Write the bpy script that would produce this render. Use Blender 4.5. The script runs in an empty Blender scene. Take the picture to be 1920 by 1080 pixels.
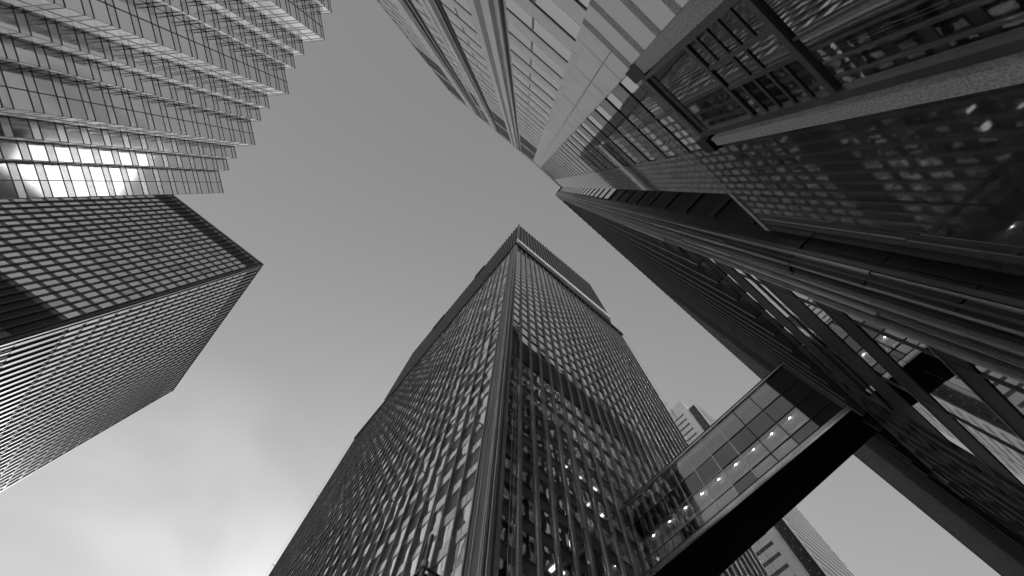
import bpy, math, random
from mathutils import Matrix, Vector

random.seed(7)
D = bpy.data
SC = bpy.context.scene
COL = SC.collection

# ------------------------------------------------------------------ camera
# world axes: x and y follow the street grid, z is up; the eye stands at the origin, street level is z = -1.6
F_PX = 790.0
RIGHT = Vector((0.75915002, -0.65030147, 0.02827085))
DOWN = Vector((0.63707073, 0.73339153, -0.2372293))
FWD = Vector((0.13353696, 0.19810316, 0.97104223))
cam = D.cameras.new('camera')
cam.sensor_width = 36.0
cam.lens = 36.0 * F_PX / 1920.0
cam.clip_start = 0.1
cam.clip_end = 4000
camo = D.objects.new('camera', cam)
COL.objects.link(camo)
m = Matrix.Identity(4)
for i in range(3):
    m[i][0] = RIGHT[i]
    m[i][1] = -DOWN[i]
    m[i][2] = -FWD[i]
camo.matrix_world = m
SC.camera = camo

# ------------------------------------------------------------------ sky, sun, exposure
SUN_DIR = Vector((0.42, 0.907, 0.47)).normalized()
elev = math.asin(SUN_DIR.z)
world = D.worlds.new('World')
SC.world = world
world.use_nodes = True
nt = world.node_tree
nt.nodes.clear()
def wn(t, **k):
    n = nt.nodes.new(t)
    for a, b in k.items():
        setattr(n, a, b)
    return n
sky = wn('ShaderNodeTexSky', sky_type='NISHITA', sun_disc=False)
sky.sun_elevation = elev
sky.sun_rotation = math.atan2(SUN_DIR.x, SUN_DIR.y)
sky.air_density = 1.0
sky.dust_density = 1.0
bw = wn('ShaderNodeRGBToBW')
nt.links.new(sky.outputs[0], bw.inputs[0])
pw = wn('ShaderNodeMath', operation='POWER')
pw.inputs[1].default_value = 0.6
nt.links.new(bw.outputs[0], pw.inputs[0])
# thin high cloud, only towards the lower sky on the sunny side
tc = wn('ShaderNodeTexCoord')
mp = wn('ShaderNodeMapping')
mp.inputs['Scale'].default_value = (2.2, 1.7, 3.2)
mp.inputs['Rotation'].default_value = (0.3, 0.5, 0.6)
nt.links.new(tc.outputs['Generated'], mp.inputs[0])
nz = wn('ShaderNodeTexNoise')
nz.inputs['Scale'].default_value = 1.3
nz.inputs['Detail'].default_value = 3.5
nz.inputs['Roughness'].default_value = 0.45
nz.inputs['Distortion'].default_value = 0.3
nt.links.new(mp.outputs[0], nz.inputs[0])
cr = wn('ShaderNodeMapRange')
cr.inputs[1].default_value = 0.34
cr.inputs[2].default_value = 0.75
cr.inputs[3].default_value = 0.0
cr.inputs[4].default_value = 1.0
nt.links.new(nz.outputs[0], cr.inputs[0])
dp = wn('ShaderNodeVectorMath', operation='DOT_PRODUCT')
cd = (RIGHT * -0.95 + DOWN * 0.66 + FWD).normalized()
dp.inputs[1].default_value = cd
nt.links.new(tc.outputs['Generated'], dp.inputs[0])
dr = wn('ShaderNodeMapRange', interpolation_type='SMOOTHSTEP')
dr.inputs[1].default_value = 0.93
dr.inputs[2].default_value = 1.0
dr.inputs[3].default_value = 0.0
dr.inputs[4].default_value = 1.0
nt.links.new(dp.outputs['Value'], dr.inputs[0])
ml = wn('ShaderNodeMath', operation='MULTIPLY')
nt.links.new(cr.outputs[0], ml.inputs[0])
nt.links.new(dr.outputs[0], ml.inputs[1])
ma = wn('ShaderNodeMath', operation='MULTIPLY_ADD')
ma.inputs[1].default_value = 0.65
ma.inputs[2].default_value = 1.0
nt.links.new(ml.outputs[0], ma.inputs[0])
mm = wn('ShaderNodeMath', operation='MULTIPLY')
nt.links.new(pw.outputs[0], mm.inputs[0])
nt.links.new(ma.outputs[0], mm.inputs[1])
bg = wn('ShaderNodeBackground')
bg.inputs['Strength'].default_value = 0.15
nt.links.new(mm.outputs[0], bg.inputs['Color'])
wo = wn('ShaderNodeOutputWorld')
nt.links.new(bg.outputs[0], wo.inputs[0])

sun = D.lights.new('sun', 'SUN')
sun.energy = 5.0
sun.angle = math.radians(0.53)
suno = D.objects.new('sun', sun)
COL.objects.link(suno)
suno.rotation_euler = (-SUN_DIR).to_track_quat('-Z', 'Y').to_euler()

SC.view_settings.view_transform = 'Standard'
SC.view_settings.look = 'None'
SC.view_settings.exposure = 0.75
SC.view_settings.gamma = 1.0
SC.render.engine = 'CYCLES'
SC.cycles.max_bounces = 8
SC.cycles.glossy_bounces = 6
SC.cycles.transmission_bounces = 6
SC.cycles.transparent_max_bounces = 12
SC.cycles.use_denoising = True
SC.cycles.sample_clamp_indirect = 30.0
SC.cycles.blur_glossy = 0.3

# ------------------------------------------------------------------ materials (a grey world: the photograph is black and white)
def principled(name, base, rough=0.5, metal=0.0, spec=0.5):
    mt = D.materials.new(name)
    mt.use_nodes = True
    b = mt.node_tree.nodes['Principled BSDF']
    b.inputs['Base Color'].default_value = (base, base, base, 1)
    b.inputs['Roughness'].default_value = rough
    b.inputs['Metallic'].default_value = metal
    b.inputs['Specular IOR Level'].default_value = spec
    return mt, mt.node_tree, b

def mottle(tree, bsdf, lo, hi, scale, detail=4, sock='Base Color', stretch=(1, 1, 1), contrast=(0.3, 0.7)):
    t = tree.nodes.new('ShaderNodeTexCoord')
    mpn = tree.nodes.new('ShaderNodeMapping')
    mpn.inputs['Scale'].default_value = stretch
    n = tree.nodes.new('ShaderNodeTexNoise')
    n.inputs['Scale'].default_value = scale
    n.inputs['Detail'].default_value = detail
    r = tree.nodes.new('ShaderNodeMapRange')
    r.inputs[1].default_value, r.inputs[2].default_value = contrast
    r.inputs[3].default_value, r.inputs[4].default_value = lo, hi
    tree.links.new(t.outputs['Object'], mpn.inputs[0])
    tree.links.new(mpn.outputs[0], n.inputs[0])
    tree.links.new(n.outputs[0], r.inputs[0])
    tree.links.new(r.outputs[0], bsdf.inputs[sock])
    return r

def bump(tree, bsdf, scale, strength, dist, detail=2, stretch=(1, 1, 1)):
    t = tree.nodes.new('ShaderNodeTexCoord')
    mpn = tree.nodes.new('ShaderNodeMapping')
    mpn.inputs['Scale'].default_value = stretch
    n = tree.nodes.new('ShaderNodeTexNoise')
    n.inputs['Scale'].default_value = scale
    n.inputs['Detail'].default_value = detail
    b = tree.nodes.new('ShaderNodeBump')
    b.inputs['Strength'].default_value = strength
    b.inputs['Distance'].default_value = dist
    tree.links.new(t.outputs['Object'], mpn.inputs[0])
    tree.links.new(mpn.outputs[0], n.inputs[0])
    tree.links.new(n.outputs[0], b.inputs['Height'])
    tree.links.new(b.outputs[0], bsdf.inputs['Normal'])

def make_mats():
    M = {}
    def mk(name, base, rough=0.5, metal=0.0, spec=0.5, var=None, bmp=None, ior=1.5):
        mt, tr, b = principled(name, base, rough, metal, spec)
        if var: mottle(tr, b, *var[:3], **(var[3] if len(var) > 3 else {}))
        if bmp: bump(tr, b, *bmp[:3], **(bmp[3] if len(bmp) > 3 else {}))
        b.inputs['IOR'].default_value = ior
        M[name] = mt
        return mt
    mk('dark_steel', 0.035, 0.42, 0.0, 0.5, var=(0.025, 0.05, 0.6))
    mk('steel_panel', 0.06, 0.38, 0.0, 0.5, var=(0.045, 0.085, 0.35))
    mk('steel_fin', 0.12, 0.33, 0.35, 0.6, var=(0.09, 0.16, 0.25))
    mk('anodised', 0.85, 0.2, 0.95, 0.5, var=(0.75, 0.92, 0.3), bmp=(0.9, 0.5, 0.12))
    mk('black_steel', 0.022, 0.3, 0.0, 0.5, var=(0.014, 0.032, 0.5))
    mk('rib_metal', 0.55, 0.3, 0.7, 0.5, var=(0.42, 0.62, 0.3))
    mk('grey_panel', 0.13, 0.38, 0.0, 0.5, var=(0.11, 0.15, 0.35))
    mk('pier_steel', 0.20, 0.4, 0.2, 0.6, var=(0.16, 0.25, 0.25))
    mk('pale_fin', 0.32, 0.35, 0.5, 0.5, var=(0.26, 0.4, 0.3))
    mk('black_metal', 0.012, 0.5, 0.0, 0.3, var=(0.008, 0.018, 0.5))
    mk('soffit_black', 0.006, 0.8, 0.0, 0.1, var=(0.004, 0.008, 0.5))
    mk('louvre', 0.015, 0.5, 0.0, 0.3, var=(0.010, 0.022, 2.0, dict(stretch=(0.2, 0.2, 6))))
    mk('mirror_glass', 0.85, 0.03, 1.0, 0.5, var=(0.80, 0.90, 0.12), bmp=(0.35, 0.25, 0.02))
    mk('soft_mirror', 0.90, 0.20, 1.0, 0.5, var=(0.85, 0.93, 0.12))
    mk('tower_glass', 0.85, 0.13, 1.0, 0.5, var=(0.80, 0.90, 0.12), bmp=(0.35, 0.25, 0.02))
    mk('wavy_dark', 0.5, 0.04, 1.0, 0.5, var=(0.40, 0.56, 0.12), bmp=(0.55, 0.55, 0.035, dict(stretch=(1, 1, 0.6))))
    mk('clear_mirror', 0.94, 0.03, 1.0, 0.5, var=(0.90, 0.96, 0.12), bmp=(0.9, 0.35, 0.12, dict(stretch=(1, 1, 0.5))))
    mk('tinted_side', 0.58, 0.05, 1.0, 0.5, var=(0.52, 0.64, 0.12), bmp=(0.35, 0.25, 0.02))
    mk('tinted_dark', 0.50, 0.03, 1.0, 0.5, var=(0.45, 0.55, 0.12), bmp=(0.35, 0.25, 0.02))
    mk('tinted_mirror', 0.72, 0.03, 1.0, 0.5, var=(0.62, 0.73, 0.12), bmp=(0.35, 0.25, 0.02))
    mk('wavy_glass', 0.80, 0.035, 1.0, 0.5, var=(0.70, 0.86, 0.12), bmp=(0.55, 0.55, 0.035, dict(stretch=(1, 1, 0.6))))
    mk('coated_glass', 0.88, 0.08, 1.0, 0.5, var=(0.82, 0.92, 0.10), bmp=(0.12, 0.12, 0.02))
    mk('coated_spandrel', 0.78, 0.20, 1.0, 0.5, var=(0.72, 0.82, 0.15), bmp=(0.4, 0.1, 0.015))
    mk('pale_stone', 0.78, 0.5, 0.0, 0.4, var=(0.75, 0.82, 0.7), bmp=(14, 0.12, 0.01))
    mk('pale_panel', 0.76, 0.35, 0.0, 0.5, var=(0.73, 0.80, 0.2))
    mk('white_panel', 0.75, 0.45, 0.0, 0.5, var=(0.70, 0.80, 0.15))
    mk('rough_granite', 0.30, 0.6, 0.0, 0.4, var=(0.18, 0.42, 22, dict(detail=3, contrast=(0.35, 0.65))), bmp=(25, 0.3, 0.01))
    mk('polished_granite', 0.05, 0.03, 0.0, 0.5, var=(0.028, 0.065, 3.5, dict(detail=6, contrast=(0.3, 0.7))), bmp=(0.5, 0.04, 0.006), ior=2.1)
    mk('polished_stone', 0.13, 0.04, 0.0, 0.5, var=(0.11, 0.16, 6, dict(detail=5)), bmp=(0.35, 0.10, 0.008), ior=1.9)
    mk('bronze_fin', 0.16, 0.3, 0.8, 0.5, var=(0.12, 0.2, 0.4), bmp=(0.7, 0.5, 0.03))
    mk('dark_granite', 0.03, 0.09, 0.0, 0.8, var=(0.014, 0.055, 7, dict(detail=6, contrast=(0.35, 0.65))), bmp=(1.0, 0.05, 0.01))
    mk('window_frame', 0.05, 0.4, 0.0, 0.5, var=(0.04, 0.065, 1.0))
    mk('bright_metal', 0.62, 0.22, 1.0, 0.5, var=(0.5, 0.75, 0.6))
    mk('reflective_blue', 0.24, 0.04, 1.0, 0.5, var=(0.20, 0.28, 0.2), bmp=(0.5, 0.2, 0.015))
    mk('bay_glass', 0.42, 0.035, 1.0, 0.5, var=(0.36, 0.47, 0.3), bmp=(0.5, 0.2, 0.015))
    mk('room_wall', 0.10, 0.8, 0, 0.2, var=(0.07, 0.13, 0.5))
    mk('ceiling', 0.35, 0.8, 0, 0.2, var=(0.3, 0.4, 0.8))
    mk('asphalt', 0.05, 0.9, 0, 0.2, var=(0.035, 0.065, 3))
    mk('paving', 0.25, 0.85, 0, 0.2, var=(0.2, 0.3, 1.2))
    mk('road_paint', 0.7, 0.7, 0, 0.2, var=(0.6, 0.75, 3))
    # clear glazing: partly see-through, partly mirror
    def clear(name, tint, lo, hi, rough=0.02, bs=0.15):
        mt = D.materials.new(name)
        mt.use_nodes = True
        tr = mt.node_tree
        tr.nodes.clear()
        o = tr.nodes.new('ShaderNodeOutputMaterial')
        mx = tr.nodes.new('ShaderNodeMixShader')
        tp = tr.nodes.new('ShaderNodeBsdfTransparent')
        tp.inputs[0].default_value = (tint, tint, tint, 1)
        gl = tr.nodes.new('ShaderNodeBsdfGlossy')
        gl.inputs['Color'].default_value = (0.9, 0.9, 0.9, 1)
        gl.inputs['Roughness'].default_value = rough
        lw = tr.nodes.new('ShaderNodeLayerWeight')
        lw.inputs['Blend'].default_value = 0.35
        rg = tr.nodes.new('ShaderNodeMapRange')
        rg.inputs[3].default_value, rg.inputs[4].default_value = lo, hi
        tr.links.new(lw.outputs['Facing'], rg.inputs[0])
        tr.links.new(rg.outputs[0], mx.inputs[0])
        tr.links.new(tp.outputs[0], mx.inputs[1])
        tr.links.new(gl.outputs[0], mx.inputs[2])
        tr.links.new(mx.outputs[0], o.inputs[0])
        bump(tr, gl, 0.5, bs, 0.03)
        M[name] = mt
    clear('clear_glass', 0.5, 0.12, 0.75, bs=0.3)
    clear('bridge_glass', 0.85, 0.2, 0.65, bs=0.5)
    clear('lobby_glass', 0.5, 0.6, 0.95, bs=0.06)
    def glow(name, s):
        mt = D.materials.new(name)
        mt.use_nodes = True
        b = mt.node_tree.nodes['Principled BSDF']
        b.inputs['Base Color'].default_value = (0.8, 0.8, 0.8, 1)
        b.inputs['Emission Color'].default_value = (1, 1, 1, 1)
        b.inputs['Emission Strength'].default_value = s
        M[name] = mt
    glow('lamp_glow', 6.0)
    glow('lamp_soft', 1.6)
    glow('bridge_lamp', 40.0)
    return M
M = make_mats()

# ------------------------------------------------------------------ mesh helpers
class Frame:
    """A wall plane: u runs along it, d stands out of it, z is up; lean shifts x, y per metre of height."""
    def __init__(s, p, q, out, lean=(0, 0)):
        s.o = Vector((p[0], p[1]))
        dv = Vector((q[0] - p[0], q[1] - p[1]))
        s.len = dv.length
        s.U = dv.normalized()
        n = Vector((-s.U.y, s.U.x))
        if n.dot(Vector(out)) < 0: n = -n
        s.N = n
        s.lean = lean
        s.flip = (s.U.x * n.y - s.U.y * n.x) < 0
    def pt(s, u, d, z):
        a = s.o + s.U * u + s.N * d
        return (a.x + s.lean[0] * z, a.y + s.lean[1] * z, z)

BOXF = [(0, 3, 2, 1), (4, 5, 6, 7), (0, 1, 5, 4), (1, 2, 6, 5), (2, 3, 7, 6), (3, 0, 4, 7)]
class MB:
    def __init__(s):
        s.v, s.f, s.c = [], [], []
    def verts8(s, vs, flip=False):
        n = len(s.v)
        s.c.append((n, len(s.f)))
        s.v += vs
        for f in BOXF:
            s.f.append(tuple(n + i for i in (reversed(f) if flip else f)))
        return s
    def box(s, fr, u0, u1, d0, d1, z0, z1):
        P = fr.pt
        return s.verts8([P(u0, d0, z0), P(u1, d0, z0), P(u1, d1, z0), P(u0, d1, z0),
                         P(u0, d0, z1), P(u1, d0, z1), P(u1, d1, z1), P(u0, d1, z1)], fr.flip)
    def pane(s, fr, u0, u1, d, z0, z1, w=0.006, t=0.04):
        """a glass pane whose outer corners sit a few mm off plane, as real panes do"""
        P = fr.pt
        j = [random.uniform(-w, w) for _ in range(3)]
        a, b, c = d + j[0], d + j[1], d + j[2]
        e = a + c - b
        return s.verts8([P(u0, d - t, z0), P(u1, d - t, z0), P(u1, b, z0), P(u0, a, z0),
                         P(u0, d - t, z1), P(u1, d - t, z1), P(u1, c, z1), P(u0, e, z1)], fr.flip)
    def abox(s, x0, x1, y0, y1, z0, z1):
        return s.verts8([(x0, y0, z0), (x1, y0, z0), (x1, y1, z0), (x0, y1, z0),
                         (x0, y0, z1), (x1, y0, z1), (x1, y1, z1), (x0, y1, z1)])
    def prism(s, pts0, pts1, z0, z1):
        """polygon pts0 at z0 to pts1 at z1, counter-clockwise from above"""
        n = len(s.v)
        s.c.append((n, len(s.f)))
        k = len(pts0)
        s.v += [(p[0], p[1], z0) for p in pts0] + [(p[0], p[1], z1) for p in pts1]
        s.f.append(tuple(n + i for i in reversed(range(k))))
        s.f.append(tuple(n + k + i for i in range(k)))
        for i in range(k):
            j = (i + 1) % k
            s.f.append((n + i, n + j, n + k + j, n + k + i))
        return s
    def tube(s, a, b, r, n=8, r2=None):
        a, b = Vector(a), Vector(b)
        ax = (b - a).normalized()
        t = ax.orthogonal().normalized()
        t2 = ax.cross(t)
        if r2 is None: r2 = r
        k = len(s.v)
        s.c.append((k, len(s.f)))
        for c, rr in ((a, r), (b, r2)):
            for i in range(n):
                an = 2 * math.pi * i / n
                s.v.append(tuple(c + t * (rr * math.cos(an)) + t2 * (rr * math.sin(an))))
        for i in range(n):
            j = (i + 1) % n
            s.f.append((k + i, k + j, k + n + j, k + n + i))
        s.f.append(tuple(k + i for i in reversed(range(n))))
        s.f.append(tuple(k + n + i for i in range(n)))
        return s
    def pieces(s):
        out = []
        for i, (a, b) in enumerate(s.c):
            a1, b1 = s.c[i + 1] if i + 1 < len(s.c) else (len(s.v), len(s.f))
            p = MB()
            p.v = s.v[a:a1]
            p.f = [tuple(k - a for k in f) for f in s.f[b:b1]]
            p.c = [(0, 0)]
            out.append(p)
        return out

def build(name, mb, mat, parent=None, stuff=False, bevel=0, join=False):
    if parent and not stuff and not join and 1 < len(mb.c) and name != 'wall':
        # every separate piece is an object of its own
        q = Many(name, mat, parent)
        for p in mb.pieces(): q.add(p)
        q.finish()
        return None
    me = D.meshes.new(name)
    off = Vector(parent_loc(parent)) if parent else Vector((0, 0, 0))
    me.from_pydata([(v[0] - off.x, v[1] - off.y, v[2] - off.z) for v in mb.v], [], mb.f)
    me.materials.append(M[mat])
    me.update()
    o = D.objects.new(name, me)
    COL.objects.link(o)
    if parent: o.parent = parent
    if stuff: o['kind'] = 'stuff'
    if bevel:
        bv = o.modifiers.new('bevel', 'BEVEL')
        bv.width = bevel
        bv.segments = 1
    return o

def parent_loc(o):
    v = Vector(o.location)
    while o.parent:
        o = o.parent
        v = v + o.location
    return v

def thing(name, label, cat, loc, group=None):
    o = D.objects.new(name, None)
    COL.objects.link(o)
    o.location = loc
    o.empty_display_size = 1
    o['label'] = label
    o['category'] = cat
    if group: o['group'] = group
    return o

def px(p):
    v = Vector(p)
    z = v.dot(FWD)
    if z < 0.05: return None
    return (960 + F_PX * v.dot(RIGHT) / z, 540 + F_PX * v.dot(DOWN) / z)

def inside(p, poly):
    r = False
    n = len(poly)
    for i in range(n):
        a, b = poly[i], poly[(i + 1) % n]
        if (a[1] > p[1]) != (b[1] > p[1]) and p[0] < (b[0] - a[0]) * (p[1] - a[1]) / (b[1] - a[1]) + a[0]:
            r = not r
    return r

class Many:
    """collects many of one part; the hundred that show largest become parts, the rest one stuff part"""
    def __init__(s, name, mat, parent, poly=None, limit=100):
        s.a = (name, mat, parent)
        s.poly, s.limit, s.items = poly, limit, []
    def add(s, mb, kids=None):
        s.items.append((mb, kids))
        return mb
    def size(s, mb):
        q = [px(v) for v in mb.v[:8]]
        if any(a is None for a in q): return 0
        cx, cy = sum(a[0] for a in q) / len(q), sum(a[1] for a in q) / len(q)
        if s.poly and not inside((cx, cy), s.poly) : return 0
        if not (-60 < cx < 1980 and -60 < cy < 1140): return 0
        hull = sorted(set(q))
        def half(pp):
            h = []
            for p in pp:
                while len(h) > 1 and (h[-1][0]-h[-2][0])*(p[1]-h[-2][1]) - (h[-1][1]-h[-2][1])*(p[0]-h[-2][0]) <= 0: h.pop()
                h.append(p)
            return h[:-1]
        hh = half(hull) + half(hull[::-1])
        return abs(sum(hh[i][0]*hh[(i+1) % len(hh)][1] - hh[(i+1) % len(hh)][0]*hh[i][1] for i in range(len(hh)))) / 2
    def finish(s):
        n, mt, par = s.a
        it = sorted(s.items, key=lambda t: -s.size(t[0]))
        if len(it) <= s.limit: top, rest = it, []
        else:
            top = [t for t in it[:s.limit] if s.size(t[0]) > 0]
            rest = it[len(top):]
        for mb, kids in top:
            o = build(n, mb, mt, par, join=True)
            if kids:
                for kn, kmb, kmt in kids: build(kn, kmb, kmt, o, join=True)
        if rest:
            al = MB()
            kk = {}
            for mb, kids in rest:
                k = len(al.v)
                al.v += mb.v
                al.f += [tuple(i + k for i in f) for f in mb.f]
                for kn, kmb, kmt in (kids or []):
                    z = kk.setdefault((kn, kmt), MB())
                    k2 = len(z.v)
                    z.v += kmb.v
                    z.f += [tuple(i + k2 for i in f) for f in kmb.f]
            al.c = [(0, 0)]
            o = build(n, al, mt, par, stuff=True)
            for (kn, kmt), z in kk.items(): build(kn, z, kmt, o, stuff=True)

G = -1.6

# ------------------------------------------------------------------ ground
def structure(name, mb, mat):
    o = build(name, mb, mat)
    o['kind'] = 'structure'
    return o
structure('ground', MB().abox(-2500, 2500, -2500, 2500, G - 0.6, G - 0.154), 'paving')
structure('road', MB().abox(-600, 600, 4.0, 15.0, G - 0.15, G - 0.146), 'asphalt')
structure('pavement', MB().abox(-600, 600, -500, 4.0, G - 0.15, G).abox(-600, 600, 15.0, 500, G - 0.15, G), 'paving')
structure('road_marking', MB().abox(-600, 600, 9.4, 9.55, G - 0.146, G - 0.142), 'road_paint')

# ------------------------------------------------------------------ left dark tower with fins
LT_POLY = [(0, 374), (327, 367), (492, 497), (333, 741), (0, 938)]
def left_tower():
    H = 140.0
    X1, Y0, Y1 = -50.75, 78.5, 142.0
    X0 = -131.0
    t = thing('finned_tower', 'dark steel framed office tower with closely spaced fins, at left below the serrated glass tower', 'skyscraper', ((X0 + X1) / 2, (Y0 + Y1) / 2, G))
    build('wall', MB().abox(X0 + .1, X1 - .1, Y0 + .1, Y1 - .1, G, H - 0.3), 'grey_panel', t)
    build('roof', MB().abox(X0 + .05, X1 - .05, Y0 + .05, Y1 - .05, H - 0.3, H), 'pale_fin', t)
    A = Frame((X1, Y0), (X0, Y0), (0, -1))
    B = Frame((X1, Y0), (X1, Y1), (1, 0))
    wins = Many('window', 'tinted_mirror', t, LT_POLY, 80)
    dwins = Many('window', 'tinted_dark', t, LT_POLY, 19)
    bw_ = Many('side_window', 'tinted_side', t, LT_POLY)
    fins = Many('mullion', 'dark_steel', t, LT_POLY)
    bfins = Many('fin', 'steel_fin', t, LT_POLY)
    lv = Many('louvre_panel', 'louvre', t, LT_POLY)
    fl = 3.51
    for fr in (A, B):
        corner = 0.95
        nb = int((fr.len - 2 * corner) / 1.78)
        p = (fr.len - 2 * corner) / nb
        for i in range(nb):
            u = corner + i * p
            # plant bands
            lv.add(MB().box(fr, u + .12, u + p - .12, -0.3, -0.02, .954 * H, .986 * H))
            lv.add(MB().box(fr, u + .12, u + p - .12, -0.3, -0.02, .4864 * H, .5458 * H))
            z = .9478 * H
            while z > G + 5:
                z0 = z - (2.45 if fr is A else 2.75)
                if not (z > .484 * H and z0 < .550 * H):
                    (bw_ if fr is B else dwins if random.random() < .05 else wins).add(MB().pane(fr, u + .13, u + p - .13, -0.02, z0, z, w=.004))
                z -= fl
        for i in range(nb + 1):
            u = corner + i * p
            if fr is A:
                fins.add(MB().box(fr, u - .09, u + .09, -0.05, 0.34, G, H - .1))
            else:
                fins.add(MB().box(fr, u - .07, u + .07, -0.05, 0.24, G, H - .1))
                bfins.add(MB().box(fr, u - .085, u + .0, 0.241, 0.285, G, H - .1))  # paler tip on this front only, drawing its sunlit fin edges in colour
    for q in (wins, dwins, bw_, fins, bfins, lv): q.finish()
    c = MB()
    c.box(A, 0.02, 0.42, -0.05, 0.20, G, H - .1)
    c.box(A, -0.22, 0.0, -0.35, 0.02, G, H - .1)
    build('corner_column', c, 'dark_steel', t)
    r = MB()
    r.box(A, -0.25, A.len, -0.1, 0.32, H - .1, H + .25)
    r.box(B, 0.35, B.len, -0.1, 0.30, H - .1, H + .25)
    build('coping', r, 'pale_fin', t)
    pm = MB()
    pm.box(A, 0.45, A.len, -0.02, 0.02, .9495 * H, .951 * H)
    build('trim', pm, 'steel_fin', t)
left_tower()

# ------------------------------------------------------------------ serrated glass tower
GP = [(0, -200), (629, -200), (629, 0), (600, 77), (537, 177), (420, 362), (0, 374)]
def serrated():
    H = 95.0
    u = 0.0250 * H
    s2 = u / math.sqrt(2)
    p = Vector((-0.5262 * H, 0.4749 * H))
    seq = ['A2', 'B1', 'A1', 'B1', 'A1', 'B2']
    t = thing('serrated_tower', 'mirror glass tower with a sawtooth front at the upper left', 'skyscraper', (-0.62 * H - 8, 5, G))
    wins = Many('window', 'coated_glass', t, GP)
    sp = Many('spandrel', 'coated_spandrel', t, GP)
    mul = Many('mullion', 'window_frame', t, GP)
    bars = Many('transom', 'window_frame', t, GP)
    bwins = Many('side_window', 'soft_mirror', t, GP)
    core = [p.copy()]
    k = 0
    fl = 0.0335 * H
    facets = []
    while p.y > -30:
        s = seq[k % 6]
        k += 1
        n = int(s[1])
        d = Vector((-1, -1)) if s[0] == 'A' else Vector((1, -1))
        q = p + d * s2 * n
        facets.append((p.copy(), q.copy(), (1, -1) if s[0] == 'A' else (1, 1), n))
        core.append(q.copy())
        p = q
    facets.insert(0, (core[0] + Vector((-18, -7)), core[0].copy(), (0, 1), 7))
    for (a, b, out, n) in facets:
        fr = Frame(a, b, out)
        w = fr.len / n
        for i in range(n):
            u0, u1 = i * w, (i + 1) * w
            z = H - 0.25
            j = 0
            while z > G + 3:
                h = fl * 0.34 if j % 2 == 0 else fl * 0.66
                (sp if j % 2 == 0 else wins if out == (1, -1) else bwins).add(MB().pane(fr, u0 + .05, u1 - .05, 0.0, z - h + .045, z - .045, w=.005, t=.03))
                z -= h
                j += 1
            mul.add(MB().box(fr, u0 - .055 if i else u0, u0 + .055, -.10, .07 if i else .012, G, H))
        z = H - 0.25
        j = 0
        while z > G + 3:
            bars.add(MB().box(fr, .05, fr.len - .05, -.09, .05, z - .05, z + .05))
            z -= fl * 0.34 if j % 2 == 0 else fl * 0.66
            j += 1
    for q in (wins, sp, mul, bars, bwins): q.finish()
    pts = [c + Vector((-0.16, 0)) for c in core]
    poly = [(core[0].x - 18, core[0].y - 7.1)] + [(c.x, c.y) for c in pts] + [(core[-1].x - 40, core[-1].y), (core[0].x - 40, core[0].y - 12)]
    poly = poly[::-1]
    area = sum(poly[i][0] * poly[(i + 1) % len(poly)][1] - poly[(i + 1) % len(poly)][0] * poly[i][1] for i in range(len(poly)))
    if area < 0: poly = poly[::-1]
    build('wall', MB().prism(poly, poly, G, H - 0.12), 'dark_steel', t)
    poly2 = poly
    build('roof', MB().prism(poly2, poly2, H - 0.118, H + 0.15), 'pale_fin', t)
serrated()

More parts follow.
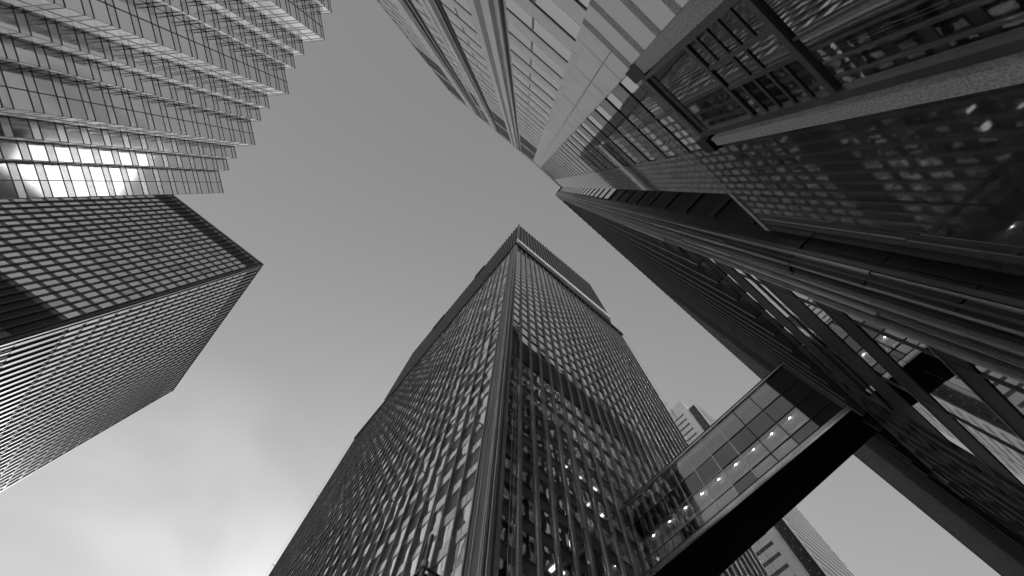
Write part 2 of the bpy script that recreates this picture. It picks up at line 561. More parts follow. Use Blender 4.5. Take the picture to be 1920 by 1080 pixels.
# ------------------------------------------------------------------ centre tower
CP = [(505, 1080), (668, 820), (972, 425), (1102, 527), (1168, 625), (1285, 840), (1173, 952), (1225, 1080)]
LN = (-0.0216, -0.0174)
def centre_tower():
    S = 148.0
    C0 = (0.0960 * S, 0.1348 * S)
    CR = (0.4440 * S, 0.1348 * S)
    CL = (0.1110 * S, 0.8140 * S)
    CB_ = (0.4590 * S, 0.8140 * S)
    t = thing('office_tower', 'tall dark curtain wall tower in the centre, corner towards the viewer, with a finned crown', 'skyscraper', (40, 60, G))
    A = Frame(C0, CR, (0, -1), LN)
    B = Frame(C0, CL, (-1, 0), LN)
    def lp(p, z, ins=0):
        return (p[0] + LN[0] * z, p[1] + LN[1] * z)
    def shell(ins, z0, z1):
        a = [(C0[0] + ins, C0[1] + ins), (CR[0] - ins, CR[1] + ins), (CB_[0] - ins, CB_[1] - ins), (CL[0] + ins, CL[1] - ins)]
        return MB().prism([lp(q, z0) for q in a], [lp(q, z1) for q in a], z0, z1)
    ZC = 44.5      # below this the rooms behind the right-hand front are lit and seen
    build('wall', shell(0.15, ZC, 0.998 * S), 'steel_panel', t)
    build('room_wall', shell(5.0, G, ZC - .1), 'room_wall', t)
    fl = 0.0246 * S
    zb = 0.4290 * S        # top of the dark plant band
    wins = Many('window', 'wavy_glass', t, CP, 70)
    dwins = Many('window', 'wavy_dark', t, CP, 29)
    lwins = Many('side_window', 'clear_mirror', t, CP)
    lowins = Many('lower_window', 'clear_glass', t, CP)
    spn = Many('spandrel', 'steel_panel', t, CP)
    lv = Many('louvre_panel', 'louvre', t, CP)
    mul = Many('mullion', 'pier_steel', t, CP)
    bmul = Many('fin', 'bronze_fin', t, CP)
    bed = Many('fin_edge', 'rib_metal', t, CP)  # bright strips added so the fins streak with reflected sky
    bsp = Many('spandrel', 'anodised', t, CP)
    for fr in (A, B):
        corner = 0.72 if fr is A else 2.55
        nb = 25 if fr is A else 39
        p = (fr.len - corner - .3) / nb
        levels = []
        z = zb + 1.15
        while z + fl * .68 < 0.992 * S:
            levels.append((z, z + fl * .66, 'hi'))
            z += fl
        z = 0.387 * S - 0.95 if fr is A else zb + 1.15 - fl * .34
        while z - fl * .66 > G + 1:
            levels.append((z - fl * .66, z, 'hi' if z > ZC + 1.4 else 'lo'))
            z -= fl
        for i in range(nb):
            u = corner + i * p
            mw = .22 if fr is A else .13
            if fr is A: lv.add(MB().box(fr, u + mw, u + p - mw, -0.4, -0.03, 0.387 * S, zb))
            for z0, z1, kd in levels:
                if kd == 'lo' and fr is A:
                    fm = MB()
                    fm.box(fr, u + mw, u + mw + .06, -.14, -.03, z0, z1)
                    fm.box(fr, u + p - mw - .06, u + p - mw, -.14, -.03, z0, z1)
                    fm.box(fr, u + mw + .06, u + p - mw - .06, -.14, -.03, z0, z0 + .07)
                    fm.box(fr, u + mw + .06, u + p - mw - .06, -.14, -.03, z1 - .07, z1)
                    lowins.add(MB().pane(fr, u + mw + .06, u + p - mw - .06, -0.07, z0 + .07, z1 - .07, w=.008, t=.02),
                               [('frame', fm, 'window_frame')])
                else:
                    (lwins if fr is B else dwins if random.random() < .18 else wins).add(MB().pane(fr, u + mw, u + p - mw, -0.06 if fr is A else -.16, z0, z1, w=.02 if fr is A else .07, t=.05))
        for i in range(nb + 1):
            u = corner + i * p
            if fr is A: mul.add(MB().box(fr, u - .17, u + .17, -0.2, 0.20, G, 0.997 * S))
            else: 
                bmul.add(MB().box(fr, u - .12, u + .12, -0.2, 0.20, G, 0.997 * S))
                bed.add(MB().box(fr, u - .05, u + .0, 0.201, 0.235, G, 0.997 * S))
        if fr is B:
            for z0, z1, _ in levels:
                for i in range(nb):
                    bsp.add(MB().pane(fr, corner + i * p + .14, corner + (i + 1) * p - .14, -.02, z1 + .04, z1 + fl * .34 - .04, w=.06, t=.2))
        # spandrels of the glazed lower floors
        if fr is A:
            prev = ZC + .1
            lo = sorted([l for l in levels if l[2] == 'lo'], reverse=True)
            for z0, z1, _ in lo:
                spn.add(MB().box(fr, corner, fr.len, -0.5, -0.12, z1 - .002, prev))
                prev = z0 + .002
            spn.add(MB().box(fr, corner, fr.len, -0.5, -0.12, G, prev))
            # floors and ceilings of the lit rooms
            cl = MB()
            for z0, z1, _ in lo:
                cl.verts8([tuple(v) for v in MB().box(fr, corner, fr.len - .5, -4.9, -.52, z1 + .25, z1 + .5).v], fr.flip)
            build('ceiling', cl, 'ceiling', t)
            rm = MB()
            for i in range(0, nb, 4):
                rm.box(fr, corner + i * p - .06, corner + i * p + .06, -4.9, -.52, G, ZC - .2)
            build('partition', rm, 'room_wall', t)
            lamps = [(935, 969), (914, 1033), (952, 1063), (1048, 1046), (1082, 1069), (1058, 882), (1084, 902), (1111, 922), (1100, 957), (1035, 1075), (925, 1042), (972, 987), (1062, 1020), (1127, 981), (1150, 1010)]
            for (a, b) in lamps:
                r = RIGHT * ((a - 960) / F_PX) + DOWN * ((b - 540) / F_PX) + FWD
                k = (C0[1] + 1.6) / (r.y / r.z - LN[1])
                x, z = r.x / r.z * k, k
                ce = min([l[1] + .2 for l in lo], key=lambda c: abs(c - z))
                w_ = random.choice((.10, .16, .30))
                L = MB().abox(x - w_, x + w_, C0[1] + 1.1 + LN[1] * ce, C0[1] + 1.8 + LN[1] * ce, ce - .06, ce + .04)
                build('ceiling_lamp', L, 'lamp_glow', t)
    for q in (wins, dwins, lwins, lowins, spn, lv, mul, bmul, bsp, bed): q.finish()
    # left front lower floors need a wall behind their panes
    build('side_wall', MB().box(B, 0.3, B.len, -4.8, -0.15, G, ZC - .05), 'steel_panel', t)
    # corner column: stacked narrow ribs
    cc, cl = MB(), MB()
    cc.box(A, 0.0, 0.60, -0.6, 0.10, G, 0.997 * S)
    cc.box(B, 0.62, 1.12, -0.5, 0.16, G, 0.997 * S)
    cc.box(B, 0.0, 0.40, -0.02, 0.16, G, 0.997 * S)
    cl.box(A, -0.10, 0.18, 0.101, 0.26, G, 0.997 * S)
    cl.box(B, 0.42, 0.60, -0.3, 0.24, G, 0.997 * S)
    cl.box(B, 0.16, 0.28, 0.161, 0.27, G, 0.997 * S)
    cc.box(B, 1.30, 1.75, -0.5, 0.05, G, 0.997 * S)
    cc.box(B, 1.95, 2.40, -0.5, 0.14, G, 0.997 * S)
    cl.box(B, 1.76, 1.94, -0.5, 0.10, G, 0.997 * S)
    build('corner_column', cc, 'steel_panel', t)
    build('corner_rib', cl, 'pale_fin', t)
    # ledge under the crown
    lg = MB()
    lg.box(A, -0.5, 7.5, -0.3, 0.75, 0.999 * S, 1.012 * S)
    lg.box(A, 20.5, A.len + .4, -0.3, 0.75, 0.999 * S, 1.012 * S)
    lg.box(B, 0.2, B.len + .4, -0.3, 0.45, 0.999 * S, 1.010 * S)
    build('ledge', lg, 'dark_steel', t)
    # crown: set a little inside the ledge
    K0 = (0.1005 * S, 0.1322 * S)
    KR = (0.4060 * S, 0.1275 * S)
    KL = (0.1120 * S, 0.7150 * S)
    KB = (0.4100 * S, 0.7150 * S)
    ZT = 1.39 * S
    a = [K0, KR, KB, KL]
    build('crown', MB().prism([lp(q, 1.012 * S) for q in a], [lp(q, ZT) for q in a], 1.012 * S, ZT), 'steel_panel', t)
    CA = Frame(K0, KR, (0, -1), LN)
    CBf = Frame(K0, KL, (-1, 0), LN)
    band = MB()
    band.box(CA, -0.6, CA.len, 0.0, 0.6, 1.030 * S, 1.062 * S)
    build('bright_band', band, 'white_panel', t)
    b2 = MB()
    b2.box(CBf, 0.0, CBf.len, 0.0, 0.35, 1.018 * S, 1.045 * S)
    build('pale_band', b2, 'pale_panel', t)
    cf = Many('crown_fin', 'steel_fin', t)
    cg = Many('crown_panel', 'steel_panel', t)
    cw = Many('crown_white_panel', 'white_panel', t)  # white panels set at random between the crown fins
    for fr, n in ((CA, 27), (CBf, 48)):
        p = fr.len / n
        for i in range(n + 1):
            cf.add(MB().box(fr, i * p - .2, i * p + .2, -.1, 0.5, 1.063 * S, ZT))
            if fr is CA and i < n:
                if random.random() < .6: cw.add(MB().box(fr, i * p + .3, (i + 1) * p - .3, 0.02, 0.2, ZT - 1.9, ZT - .5))
        for k in range(13):
            z = 1.075 * S + k * fl
            if z > ZT - 2: break
            cg.add(MB().box(fr, .2, fr.len, -.05, 0.16, z, z + 1.0))
    for q in (cf, cg, cw): q.finish()
    # boxes hung over the roof edge
    rb = MB()
    for (u0, u1, zz) in ((26, 33, 1.375), (58, 67, 1.36)):
        rb.box(CBf, u0, u1, -.1, .9, zz * S - 2, zz * S + 1.2)
    build('roof_box', rb, 'dark_steel', t)
    hb = MB()
    for (u0, u1, z0) in ((36, 41, .985), (66, 72, .985), (88, 100, .985)):
        hb.box(B, u0, u1, .05, .6, z0 * S, z0 * S + 1.4)
    build('cradle', hb, 'dark_steel', t)
    # parapet rail posts
    rp = MB()
    for fr, n in ((CA, 9), (CBf, 14)):
        for i in range(n):
            u = (i + .5) * fr.len / n
            rp.box(fr, u - .05, u + .05, 0.2, .3, ZT, ZT + 1.6)
    build('roof_post', rp, 'steel_fin', t)
    # maintenance ropes with their stand-offs
    def rope(fr, u, d, zt, zs):
        r = MB().box(fr, u - .02, u + .02, d, d + .04, G, zt)
        o = build('rope', r, 'pale_fin', t)
        for z in zs:
            build('rope_bracket', MB().box(fr, u - .05, u + .05, 0.2, d + .12, z, z + .12), 'bright_metal', o)
    for i, u in enumerate((1.15, 1.5, 9.3, 9.6, 13.7, 14.1, 22.6, 23.0, 31.0, 38.0)):
        rope(A, u, .75, (60, 55, 62, 50, 58, 38, 70, 40, 66, 60)[i], [24 + i * 2.3, 41 + (i * 5) % 9, 56 - (i % 3)])
    for i, u in enumerate((2.4, 8.1, 14.3, 22.0, 31.5, 43.0, 57.0, 72.0, 99.8)):
        rope(B, u, .85, 140, [18 + 3 * i, 40 + 2 * i, 66 + i, 90, 115])
    rope(A, A.len + .6, .6, 0.995 * S, [60, 100])
centre_tower()

# ------------------------------------------------------------------ right tower
RP = [(1043, 355), (1043, 368), (1430, 705), (1465, 668), (1650, 800), (1612, 850), (1920, 1095), (1980, 1140), (1980, 530), (1437, 431), (1357, 362)]
def right_tower():
    H = 137.0
    X0, X1 = 9.3, 104.3
    YF = -4.45
    t = thing('ribbed_tower', 'black ribbed tower at right with a tall glazed base, joined by the glass footbridge', 'skyscraper', (55, -30, G))
    A = Frame((X0, YF), (X1, YF), (0, 1))
    W = Frame((X0, -5.45), (X0, -24.0), (-1, 0))
    build('wall', MB().abox(X0 + 1.8, X1, -45, YF - .25, 30.3, H - .8).abox(X0 + .25, X0 + 1.8, -45, -5.6, G, H - .8), 'dark_steel', t)
    fl = 4.28
    wins = Many('window', 'tower_glass', t, RP)
    fins = Many('mullion', 'black_steel', t, RP)
    tips = Many('fin_tip', 'pale_fin', t, RP)  # paler tips put the fins' bright sunlit edges into the colour
    # street front above the base
    p = 2.03
    nb = int((A.len - 1.9) / p)
    wn_ = []
    for i in range(nb):
        u = 1.9 + i * p
        z = 31.6
        while z + 2.6 < H - 3:
            wins.add(MB().pane(A, u + .14, u + p - .14, -.10, z, z + 2.6, w=.006))
            z += fl
    for i in range(nb + 1):
        u = 1.9 + i * p
        zf = 30.32 if u < 32 else 7.1
        fins.add(MB().box(A, u - .05, u + .05, .10 if zf < 10 else -.25, .50, zf, H - .9))
        if u < 32: tips.add(MB().box(A, u - .06, u + .02, .501, .545, zf, H - .9))
    # narrow side front facing the viewer's left
    sw = Many('side_window', 'mirror_glass', t, RP)
    z = 56.2
    while z + 3 < H - 3:
        sw.add(MB().pane(W, 0.30, 2.0, -.05, z, z + 2.75, w=.004))
        z += fl
    sw.finish()
    jp = MB()
    for z in (11.5, 15.8, 20.1, 24.4, 28.6, 32.9, 37.2, 41.5, 45.8, 50.0):
        jp.box(W, .2, 18, -.1, .10, z, z + .35)
    jp.box(W, 2.1, 2.5, -.2, .12, 52, H - .9)
    build('side_band', jp, 'dark_steel', t)
    # stepped corner pier
    rb = MB()
    rr = random.Random(3)
    def rib(mb, x0, x1, y0, y1, z0=G, z1=H - .4):
        cuts = [z0] + sorted(rr.sample([8.2, 9.6, 12.3, 15.9, 21.0, 27.5, 33.0, 46.0, 68.0, 90.0], 6)) + [z1]
        for a, b in zip(cuts, cuts[1:]):
            e = rr.choice((0, 0, .03, .05))
            mb.abox(x0 - e, x1, y0, y1 + e, a + .02, b - .02)
    dk, md, lt = MB(), MB(), MB()
    rib(dk, X0, X0 + .5, -5.45, -5.06)
    rib(dk, X0 + .03, X0 + .5, -5.05, -4.90)
    rib(md, X0 - .02, X0 + .5, -4.89, -4.80)
    rib(dk, X0 + .02, X0 + .5, -4.79, -4.72)
    rib(lt, X0 - .04, X0 + .5, -4.71, -4.66)
    rib(dk, X0 + .06, X0 + .7, -4.65, -4.52)
    rib(md, X0 + .04, X0 + .55, -4.51, -4.44)
    rib(dk, X0 + .12, X0 + .9, -4.43, -4.34)
    rib(lt, X0 + .16, X0 + .24, -4.33, -4.28)
    rib(dk, X0 + .35, X0 + 1.0, -4.33, -4.22, z1=H - .6)
    rib(md, X0 + .50, X0 + .60, -4.21, -4.15)
    rib(lt, X0 + .72, X0 + .79, -4.21, -4.12)
    rib(dk, X0 + .80, X0 + 1.3, -4.30, -4.12)
    rib(md, X0 + .96, X0 + 1.02, -4.11, -4.06)
    rib(lt, X0 + 1.14, X0 + 1.19, -4.11, -4.02)
    rib(dk, X0 + 1.31, X0 + 1.7, -4.30, -4.06)
    rib(md, X0 + 1.40, X0 + 1.48, -4.05, -3.99)
    rib(lt, X0 + 1.66, X0 + 1.72, -4.05, -3.93)
    rib(dk, X0 + .55, X0 + 1.85, -5.6, -4.34)
    build('corner_pier', dk, 'black_steel', t)
    build('pier_rib', md, 'steel_fin', t)
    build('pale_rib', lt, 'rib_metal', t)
    # coping and roof
    build('coping', MB().abox(X0 + .1, X1, YF - .4, YF + .35, H - .8, H).abox(X0 - .1, X0 + .5, -8.3, YF - .4, H - .8, H), 'dark_steel', t)
    # glazed base: deep beams, columns, big sheets of glass
    glass = Many('lobby_pane', 'lobby_glass', t, RP)
    beam = Many('beam', 'black_metal', t, RP)
    col = Many('column', 'dark_steel', t, RP)
    trim = Many('beam_trim', 'pale_fin', t, RP)
    bands = [(28.7, 30.3), (25.2, 27.6), (23.4, 23.8), (19.6, 22.4), (16.2, 17.9), (11.4, 12.6), (G, G + .6)]
    for (z0, z1) in bands:
        beam.add(MB().box(A, 1.75, A.len, -.55, .0, z0, z1))
        trim.add(MB().box(A, 1.75, A.len, .001, .03, z1 - .10, z1 - .04))
    gaps = [(bands[k + 1][1], bands[k][0]) for k in range(len(bands) - 1)]
    for i in range(0, 46):
        u0, u1 = 1.9 + i * 2.03, 1.9 + (i + 1) * 2.03
        for (z0, z1) in gaps:
            glass.add(MB().pane(A, u0 + .03, u1 - .03, -.04, z0, z1, w=.004, t=.02))
    for i in range(0, 46):
        u = 1.9 + i * 2.03
        if i > 6 or i % 3 == 1: col.add(MB().box(A, u - .03, u + .03, -.30, .14 if i > 5 else .02, G, 29.0))
        if i % 2: continue
        col.add(MB().box(A, u + .5, u + 1.0, -3.2, -2.6, G, 29.9))
    for q in (wins, fins, tips, glass, beam, col, trim): q.finish()
    # diagonal braces behind the glass
    br = MB()
    for x in (24, 44):
        br.tube((x, YF - 1.6, 2), (x + 12, YF - 1.6, 28.5), .28, 8)
        br.tube((x + 12, YF - 1.6, 2), (x, YF - 1.6, 28.5), .28, 8)
    build('brace', br, 'steel_fin', t)
    build('lobby_wall', MB().abox(X0 + 1.8, X1, -16, -14, G, 30.2), 'room_wall', t)
    cl = MB()
    for z in (29.4, 21.0, 16.9, 11.8, 6.6): cl.abox(X0 + 1.86, X1, -13.9, YF - .6, z, z + .5)
    build('ceiling', cl, 'ceiling', t)
    for (x, y, z) in ((12.6, -6.2, 16.8), (13.4, -5.6, 11.7), (16.2, -6.0, 16.8), (17.5, -7.2, 24.7), (19.5, -6.0, 11.7), (22.4, -6.3, 16.8), (15.0, -7.5, 24.7), (27, -6, 16.8)):
        build('ceiling_lamp', MB().tube((x, y, z - .08), (x, y, z), .13, 12), 'lamp_glow', t)
right_tower()

# ------------------------------------------------------------------ upper right stone building
UP = [(705, 0), (846, 175), (1003, 305), (1050, 350), (1357, 353), (1437, 431), (1980, 530), (1980, -100), (600, -100)]
def stone_building():
    H = 101.6
    K, L = (-1.63, -5.3), (-25.4, -4.48)
    XR = 6.75
    t = thing('stone_building', 'pale stone and polished granite building at upper right with mirror-like window bays', 'skyscraper', (-9, -20, G))
    A = Frame((0, -5.3), (XR, -5.3), (0, 1))       # u = x on the right-hand part
    B = Frame(K, L, (0, 1))                         # left-hand part, slightly turned
    build('wall', MB().prism([(XR, -5.5), (K[0], -5.5), (L[0], L[1] - .2), (L[0], -30), (-1, -30), (-1, -8.5), (XR, -5.95)], [(XR, -5.5), (K[0], -5.5), (L[0], L[1] - .2), (L[0], -30), (-1, -30), (-1, -8.5), (XR, -5.95)], G, H - .4), 'pale_stone', t)  # unseen rear corner cut back so the ribbed tower's side windows mirror sky
    build('roof', MB().prism([(XR + .1, -5.12), (K[0], -5.12), (L[0] - .1, L[1] + .15), (L[0], -30), (-1, -30), (-1, -8.5), (XR + .1, -5.95)], [(XR + .1, -5.12), (K[0], -5.12), (L[0] - .1, L[1] + .15), (L[0], -30), (-1, -30), (-1, -8.5), (XR + .1, -5.95)], H - .4, H), 'pale_stone', t)
    # pale pier, built from coursed slabs
    pier = MB()
    z = 12.6
    courses = []
    zz = 15.72
    while zz < H - 4:
        courses.append((zz, min(zz + 1.45, H - .5)))
        zz += 1.45
    for (a, b) in courses:
        e = lambda: .10 + random.choice((0, 0, .008))
        pier.box(B, 0.0, .34, -.2, e(), a + .03, b)
        pier.box(A, -1.63, -.67, -.2, e(), a + .03, b)
        pier.box(A, -.64, .26, -.2, e(), a + .03, b)
    build('pale_pier', pier, 'pale_stone', t)
    base, gr = MB(), MB()
    st = [(G, 3.3, 0), (3.3, 3.8, 1), (3.8, 6.2, 0), (6.2, 6.65, 1), (6.65, 9.3, 0), (9.3, 9.75, 1), (9.75, 10.75, 0), (10.75, 11.15, 1), (11.15, 12.2, 0), (12.2, 12.62, 1), (12.62, 13.78, 0), (13.78, 14.2, 1), (14.2, 15.28, 0), (15.28, 15.7, 1)]
    for (a, b, kd) in st:
        mb = gr if kd else base
        off = .105 if kd else .10
        mb.box(A, -1.63, .16, -.3, off, a + .01, b)
        mb.box(B, 0, .34, -.3, off, a + .01, b)
    build('banded_base', base, 'pale_stone', t)
    build('granite_band', gr, 'rough_granite', t)
    # left-hand part: bays
    def piers(u0, u1, mat, d=.10, name='pier'):
        build(name, MB().box(B, u0, u1, -.2, d, G, H - .5), mat, t)
    piers(4.93, 5.50, 'pale_stone')
    piers(5.50, 6.00, 'rough_granite', .11, 'granite_strip')
    piers(6.00, 6.55, 'pale_stone')
    piers(11.0, 11.62, 'pale_stone')
    piers(11.62, 11.9, 'bright_metal', .14, 'metal_strip')
    piers(11.9, 12.35, 'pale_stone')
    piers(16.8, 18.6, 'pale_stone')
    rc = MB()
    for (a, b) in ((3.9, 4.93), (9.5, 11.0), (14.0, 16.8)):
        rc.box(B, a, b, -.6, -.25, G, H - .5)
    build('dark_recess', rc, 'reflective_blue', t)
    rf = MB()
    for u in (4.32, 9.9, 10.3, 14.9, 15.9): rf.box(B, u - .05, u + .05, -.24, .02, G, H - .5)
    build('recess_fin', rf, 'window_frame', t)
    rows = Many('window', 'mirror_glass', t, UP)
    sl = Many('sill_line', 'black_metal', t, UP)
    fl_ = Many('glazing_post', 'steel_fin', t, UP)
    pn = Many('stone_panel', 'pale_panel', t, UP)
    fl = 2.92
    for (a, b, mid) in ((.34, 3.9, 2.43), (6.55, 9.5, 8.2), (12.35, 14.0, 13.0), (18.6, 23.8, 21.4)):
        z = 3.2
        while z < 66:
            # alternate: stone panel course, black sill line, glass course with a mullion
            sl.add(MB().box(B, a, b, -.15, .004, z, z + .14))
            pn.add(MB().box(B, a, b, -.15, .012, z + .14, z + 1.40))
            sl.add(MB().box(B, a, b, -.15, .0, z + 1.40, z + 1.46))
            rows.add(MB().pane(B, a, mid - .04, -.012, z + 1.46, z + fl, w=.003))
            rows.add(MB().pane(B, mid + .04, b, -.012, z + 1.46, z + fl, w=.003))
            fl_.add(MB().box(B, mid - .04, mid + .04, -.15, .01, z + 1.46, z + fl))
            z += fl
        lo = MB().box(B, a, b, -.5, -.1, 67, 78.5).box(B, a, b, -.5, -.1, 80.5, H - 3.5)
        build('louvre', lo, 'louvre', t)
        build('cornice_band', MB().box(B, a, b, -.2, .08, 78.5, 80.5).box(B, a, b, -.2, .08, H - 3.5, H - 2.2), 'pale_stone', t)
        build('roof_slot', MB().box(B, a, b, -.2, -.02, H - 2.2, H - 1.4), 'black_metal', t)
    piers(23.8, B.len, 'pale_stone')
    # right-hand part: polished slabs with window bays, from x = .26 to XR
    slab = Many('polished_slab', 'polished_stone', t, UP)
    z = 15.08
    k = 0
    while z < H - 1:
        z1 = min(z + fl, H - .5)
        for (a, b) in ((4.30, 5.4), (5.4, XR)) if z > 17.9 else ():
            slab.add(MB().box(A, a + .006, b - .006, -.2, .0, z + .006, z1 - .006))
        if z < 92:
            slab.add(MB().box(A, .27, 2.23, -.2, .0, z + .006, z + 1.45))
            slab.add(MB().box(A, 2.24, 4.29, -.2, .0, z + .006, z + 1.45))
            sl.add(MB().box(A, .27, 4.29, -.2, .004, z + 1.45, z + 1.50))
            fr = MB()
            wz0, wz1 = z + 1.50, z1 - .12
            sl.add(MB().box(A, .27, 4.29, -.2, .02, wz1, z1 - .004))
            for (a, b) in ((.30, 2.20), (2.28, 4.24)):
                rows.add(MB().pane(A, a, b, -.015, wz0, wz1, w=.004))
            fl_.add(MB().box(A, 2.20, 2.28, -.15, .01, wz0, wz1))
        z += fl
        k += 1
    build('roof_grille', MB().box(A, .8, 4.2, -.4, -.05, 94.2, 97.8), 'louvre', t)
    build('roof_grille_frame', MB().box(A, .5, 4.5, -.45, -.41, 93.4, 98.6), 'black_metal', t)
    for q in (rows, sl, pn, slab, fl_): q.finish()
    # ---- base of the right-hand part: big bay window between granite piers
    blk = MB().box(A, .20, .70, -.3, .32, 14.5, 15.69).box(A, 3.62, 4.14, -.3, .32, 14.9, 15.69)
    build('pier_cap', blk, 'black_metal', t)
    gp = MB()
    for k in range(6):
        a, b = G + k * 2.683, G + (k + 1) * 2.683
        gp.box(A, .17, .64, -.3, .30, a + .01, b)
        gp.box(A, 3.62, 3.93, -.3, .30, a + .01, min(b, 14.89))
    build('granite_pier', gp, 'rough_granite', t)
    wd = D.objects.new('bay_window', None)
    COL.objects.link(wd)
    wd.parent = t
    fm = MB()
    fm.box(A, .66, .86, -.4, .10, G, 15.4)
    fm.box(A, 3.44, 3.61, -.4, .10, G, 15.4)
    fm.box(A, .66, 3.61, -.4, .11, 15.4, 15.69)
    fm.box(A, .86, 3.44, -.4, .02, 12.04, 12.2)
    fm.box(A, .86, 3.44, -.4, .05, 9.0, 9.18)
    fm.box(A, 1.66, 1.78, -.4, .01, 9.18, 12.02)
    fm.box(A, 2.38, 2.50, -.4, .01, 9.18, 12.02)
    fm.box(A, 2.08, 2.14, -.4, .0, G, 9.0)
    build('frame', fm, 'steel_panel', wd, join=True)
    bars = MB()
    for z in (11.46, 10.87, 10.3, 9.72):
        bars.box(A, .86, 1.66, -.2, .0, z, z + .10)
        bars.box(A, 2.50, 3.44, -.2, .0, z, z + .10)
    for z in (10.87, 10.3): bars.box(A, 1.78, 2.38, -.2, .0, z, z + .10)
    build('glazing_bar', bars, 'window_frame', wd)
    for (a, b, z0, z1) in ((.86, 3.44, 12.2, 15.4), (.86, 1.66, 9.18, 12.02), (1.78, 2.38, 9.18, 12.02), (2.50, 3.44, 9.18, 12.02), (.86, 2.08, G + .3, 9.0), (2.14, 3.44, G + .3, 9.0)):
        build('pane', MB().pane(A, a, b, -.03, z0, z1, w=.003, t=.02), 'bay_glass' if z1 > 9 else 'lobby_glass', wd)
    rg = MB().box(A, .5, 3.7, -6.2, -6.0, G, 15.5).box(A, .3, .5, -6.0, -.45, G, 15.5).box(A, 3.7, 3.9, -6.0, -.45, G, 15.5)
    build('lobby_wall', rg, 'room_wall', t)
    build('lobby_ceiling', MB().box(A, .5, 3.7, -6.0, -.45, 8.6, 8.9), 'room_wall', t)
    for (u, d) in ((1.1, -1.2), (1.9, -1.3), (2.9, -1.2), (1.5, -3.0), (2.6, -3.2)):
        p = A.pt(u, d, 8.55)
        build('ceiling_lamp', MB().tube((p[0], p[1], 8.5), (p[0], p[1], 8.6), .07, 12), 'lamp_glow', t)
    build('light_tube', MB().tube(A.pt(3.1, -.6, 2.5), A.pt(3.1, -.6, 8.2), .035, 8), 'lamp_soft', t)
    build('dark_jamb', MB().box(A, 3.94, 4.14, -.3, -.06, G, 14.89), 'black_metal', t)
    build('polished_slab', MB().box(A, 4.16, XR, -.2, .0, 17.96, 18.0), 'polished_stone', t)
    # dark polished granite wall reaching past the shaft's edge
    dg = Many('granite_slab', 'polished_granite', t)
    for (a, b) in ((4.15, 6.74), (6.76, 8.98)):
        zz = [G, 2.6, 5.62, 7.39, 9.14, 12.2, 15.2, 17.95]
        for i in range(len(zz) - 1):
            dg.add(MB().box(A, a, b, -.3, .0, zz[i] + .008, zz[i + 1] - .008))
    dg.finish()
    build('grout', MB().box(A, 4.16, 6.735, -.31, -.01, G, 17.9), 'rough_granite', t)
    build('grout', MB().box(A, 6.765, 8.97, -.31, -.01, G, 17.9), 'rough_granite', t)
    build('granite_coping', MB().box(A, 6.70, 9.03, -.32, .03, 17.96, 18.3), 'rough_granite', t)
stone_building()

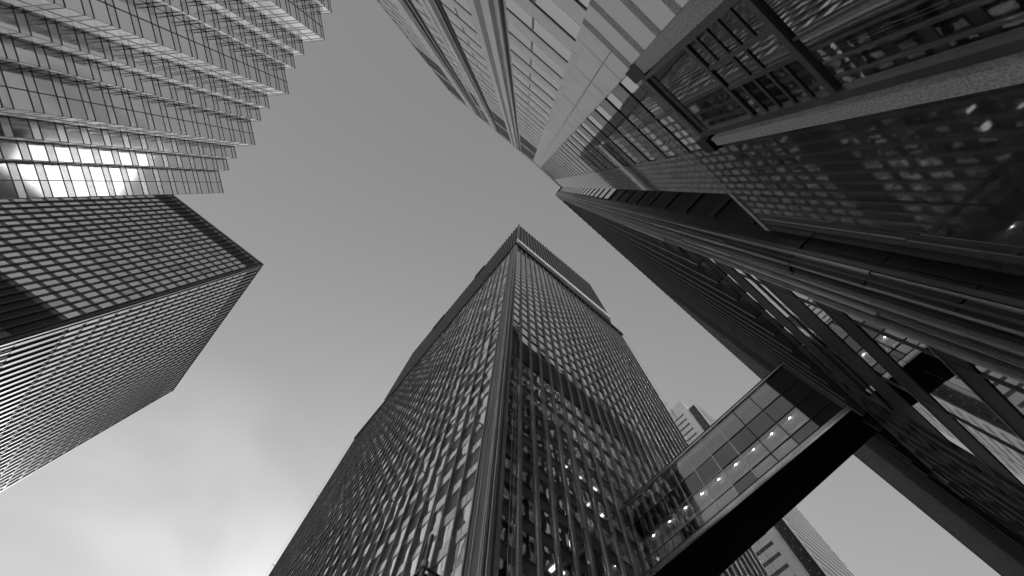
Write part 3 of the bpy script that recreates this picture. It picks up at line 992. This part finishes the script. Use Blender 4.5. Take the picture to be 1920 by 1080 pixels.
# ------------------------------------------------------------------ footbridge
def bridge():
    X0 = 32.0
    ZB, ZT = 32.35, 41.1
    Y0, Y1 = -4.4, 19.35
    t = thing('footbridge', 'enclosed glass footbridge with a black underside joining the two dark towers', 'footbridge', (X0 + 2, 7, 30))
    def xr(y): return 35.3 + (y - Y0) / (Y1 - Y0) * 1.6
    so = MB().prism([(X0 + .17, Y0), (xr(Y0), Y0), (xr(Y1), Y1), (X0 + .17, Y1)], [(X0 + .17, Y0), (xr(Y0), Y0), (xr(Y1), Y1), (X0 + .17, Y1)], 31.98, 32.37)
    build('soffit', so, 'soffit_black', t)
    build('back_wall', MB().prism([(xr(Y0) - .2, Y0), (xr(Y0), Y0), (xr(Y1), Y1), (xr(Y1) - .2, Y1)], [(xr(Y0) - .2, Y0), (xr(Y0), Y0), (xr(Y1), Y1), (xr(Y1) - .2, Y1)], 32.4, ZT), 'reflective_blue', t)
    build('bottom_rail', MB().abox(X0 - .06, X0 + .16, Y0 + .3, Y1, 32.0, 32.38), 'bright_metal', t)
    build('black_strip', MB().abox(X0 - .02, X0 + .3, Y0 + .3, Y1, 32.38, 32.55), 'black_metal', t)  # solid black strip between bottom rail and glazing
    build('top_rail', MB().abox(X0 - .10, X0 + .3, Y0, Y1, ZT - .12, ZT + .08), 'bright_metal', t)
    build('roof', MB().prism([(X0, Y0), (xr(Y0), Y0), (xr(Y1), Y1), (X0, Y1)], [(X0, Y0), (xr(Y0), Y0), (xr(Y1), Y1), (X0, Y1)], ZT + .08, ZT + .4), 'dark_steel', t)
    build('end_fascia', MB().abox(X0 - .06, X0 + .3, Y0, Y0 + .85, 32.5, ZT - .13), 'steel_fin', t)
    F = Frame((X0, Y0 + .85), (X0, Y1 - .25), (-1, 0))
    n = 10
    p = F.len / n
    rows = [32.55, 33.75, 35.94, 38.17, ZT - .14]
    fr = MB()
    for i in range(n + 1):
        build('mullion', MB().box(F, i * p - .05, i * p + .05, -.12, .06, 32.55, ZT - .14), 'bright_metal' if i > 3 else 'dark_steel', t)  # paler metal towards the centre tower stands in for bright reflections there
    for z in rows[1:-1]:
        build('transom', MB().box(F, .05, 5 * p - .06, -.10, .03, z - .03, z + .03), 'dark_steel', t)
        build('transom', MB().box(F, 5 * p + .06, F.len - .05, -.10, .03, z - .03, z + .03), 'bright_metal', t)  # same reflected brightness put into the metal of the nearer half
    for i in range(n):
        for j in range(4):
            mt = 'bridge_glass'
            if i == 0: mt = 'louvre'
            elif j == 2 or (j == 0 and i % 3 == 1): mt = 'reflective_blue'
            build('pane', MB().pane(F, i * p + .05, (i + 1) * p - .05, -.03, rows[j] + .03, rows[j + 1] - .03, w=.006, t=.02), mt, t)
    # floors, ceilings, lamps
    build('floor_slab', MB().abox(X0 + .4, 35.0, Y0, Y1, 36.55, 36.9), 'ceiling', t)
    build('ceiling_edge', MB().abox(X0 + .25, X0 + .55, Y0 + 1, Y1 - .3, 35.95, 36.5).abox(X0 + .25, X0 + .55, Y0 + 1, Y1 - .3, 40.2, 40.8), 'pale_panel', t)
    build('upper_ceiling', MB().abox(X0 + .56, 35.0, Y0, Y1, 40.6, 40.9), 'ceiling', t)
    build('inner_wall', MB().abox(34.2, 34.4, Y0, Y1, 32.45, 40.55), 'room_wall', t)
    for i in range(11):
        y = -2.4 + i * 2.24
        if y > Y1 - 1: break
        build('ceiling_lamp', MB().tube((X0 + .9, y, 36.42), (X0 + .9, y, 36.54), .15, 12), 'bridge_lamp', t)
    # frames where it meets the centre tower
    fm = MB()
    for k in range(4): fm.abox(X0 - .1 - k * .5, X0 + .12 - k * .5, Y1 + .1, Y1 + .35, 12, 41.0)
    build('end_frame', fm, 'steel_fin', t)
bridge()

# ------------------------------------------------------------------ pale banded tower far behind
def banded():
    H = 200.0
    XA, YA = 132.0, 29.3
    t = thing('banded_tower', 'distant pale tower with horizontal ribbon windows, seen past the centre tower above the footbridge', 'skyscraper', (150, 50, G))
    build('wall', MB().abox(XA + .1, 176, YA, 75, G, H), 'pale_panel', t)
    B = Frame((XA, YA), (XA, 75), (-1, 0))
    rb = Many('ribbon_window', 'reflective_blue', t)
    pn = Many('cladding_course', 'white_panel', t)
    z = 190.5
    while z > 20:
        rb.add(MB().box(B, 2.6, 44, -.3, .03, z - 1.25, z))
        pn.add(MB().box(B, 2.55, 44.1, -.2, .08, z - 4.0, z - 1.26))
        z -= 4.05
    rb.finish(); pn.finish()
    build('corner_strip', MB().box(B, 0.0, 2.5, -.2, .10, G, H), 'white_panel', t)
    jt = MB()
    for u in (6.5, 10.5, 14.5, 18.5): jt.box(B, u - .05, u + .05, -.1, .09, G, H)
    build('joint', jt, 'window_frame', t)
    # dark glazed recess and the banded block beside it
    build('glazed_recess', MB().abox(136, 137, 25.6, YA, G, H - 4), 'dark_granite', t)
    lm = Many('recess_tick', 'pale_fin', t)
    for k in range(24):
        zz = H - 10 - k * 4.05
        lm.add(MB().abox(135.9, 136.0, 26.6, 27.0, zz, zz + .5))
        lm.add(MB().abox(135.9, 136.0, 28.2, 28.5, zz - 2, zz - 1.6))
    lm.finish()
    build('recess_mullion', MB().abox(135.85, 135.98, 27.5, 27.7, G, H - 5), 'steel_fin', t)
    build('side_block', MB().abox(135.5, 176, 25.4, 25.58, G, H), 'white_panel', t)
    S = Frame((136.4, 25.4), (175.8, 25.4), (0, -1))
    sb = Many('side_ribbon', 'steel_fin', t)
    z = H - 3
    while z > 20:
        sb.add(MB().box(S, 1.5, S.len, -.1, .04, z - 1.5, z))
        z -= 4.05
    sb.finish()
    rl = MB().tube((136, 25.5, H + 1.1), (175, 25.5, H + 1.1), .06, 6)
    for k in range(11): rl.tube((137 + k * 3.7, 25.5, H), (137 + k * 3.7, 25.5, H + 1.1), .05, 6)
    build('roof_rail', rl, 'dark_steel', t, join=True)
banded()

# ------------------------------------------------------------------ sunlit white tower behind the stone building, seen mirrored in the serrated tower
def white_tower():
    t = thing('white_tower', 'white tower mirrored as the bright patch in the serrated glass tower', 'skyscraper', (70, -90, G))
    build('wall', MB().abox(22, 110, -120, -66, G, 226), 'white_panel', t)
    Fr = Frame((22, -66), (110, -66), (0, 1))
    Fw = Frame((22, -66), (22, -120), (-1, 0))
    w = Many('window', 'dark_granite', t, [(-9, -9), (-8, -9), (-8, -8)])
    for fr, n in ((Fr, 25), (Fw, 16)):
        p = fr.len / n
        for i in range(n):
            z = 60
            while z < 221:
                w.add(MB().box(fr, i * p + .5, (i + 1) * p - .5, -.3, .03, z, z + 2.1))
                z += 4.2
    w.limit = 100
    w.finish()
white_tower()

# ------------------------------------------------------------------ scaffold canopy at the foot of the centre tower
def canopy():
    # corner pole stands at the bottom edge of the picture
    zc = 9.0
    r = RIGHT * ((797 - 960) / F_PX) + DOWN * ((1056 - 540) / F_PX) + FWD
    x, y = r.x / r.z * zc, r.y / r.z * zc
    t = thing('scaffold_canopy', 'dark protective scaffold canopy with a corner pole, at the foot of the centre tower', 'canopy', (x, y, G))
    build('deck', MB().abox(x + .05, x + 4.5, y + .08, y + 7, zc - .25, zc - .18), 'black_metal', t)
    build('edge_rail', MB().tube((x, y, zc - .1), (x + 4.5, y, zc - .1), .045, 10).tube((x, y, zc - .1), (x, y + 7, zc - .1), .045, 10), 'steel_fin', t)
    build('pole', MB().tube((x, y, G), (x, y, zc + .9), .06, 12), 'steel_fin', t)
    build('coupler', MB().tube((x, y, zc - .16), (x, y, zc + .03), .10, 12), 'pale_fin', t)
    build('brace_pole', MB().tube((x + .25, y + .25, G), (x + .25, y + .25, zc - .26), .06, 12), 'pale_fin', t)
    for (a, b) in ((4.4, 0), (0, 6.9), (4.4, 6.9)):
        build('pole', MB().tube((x + a, y + b + .12, G), (x + a, y + b + .12, zc + .3), .05, 10), 'steel_fin', t)
canopy()
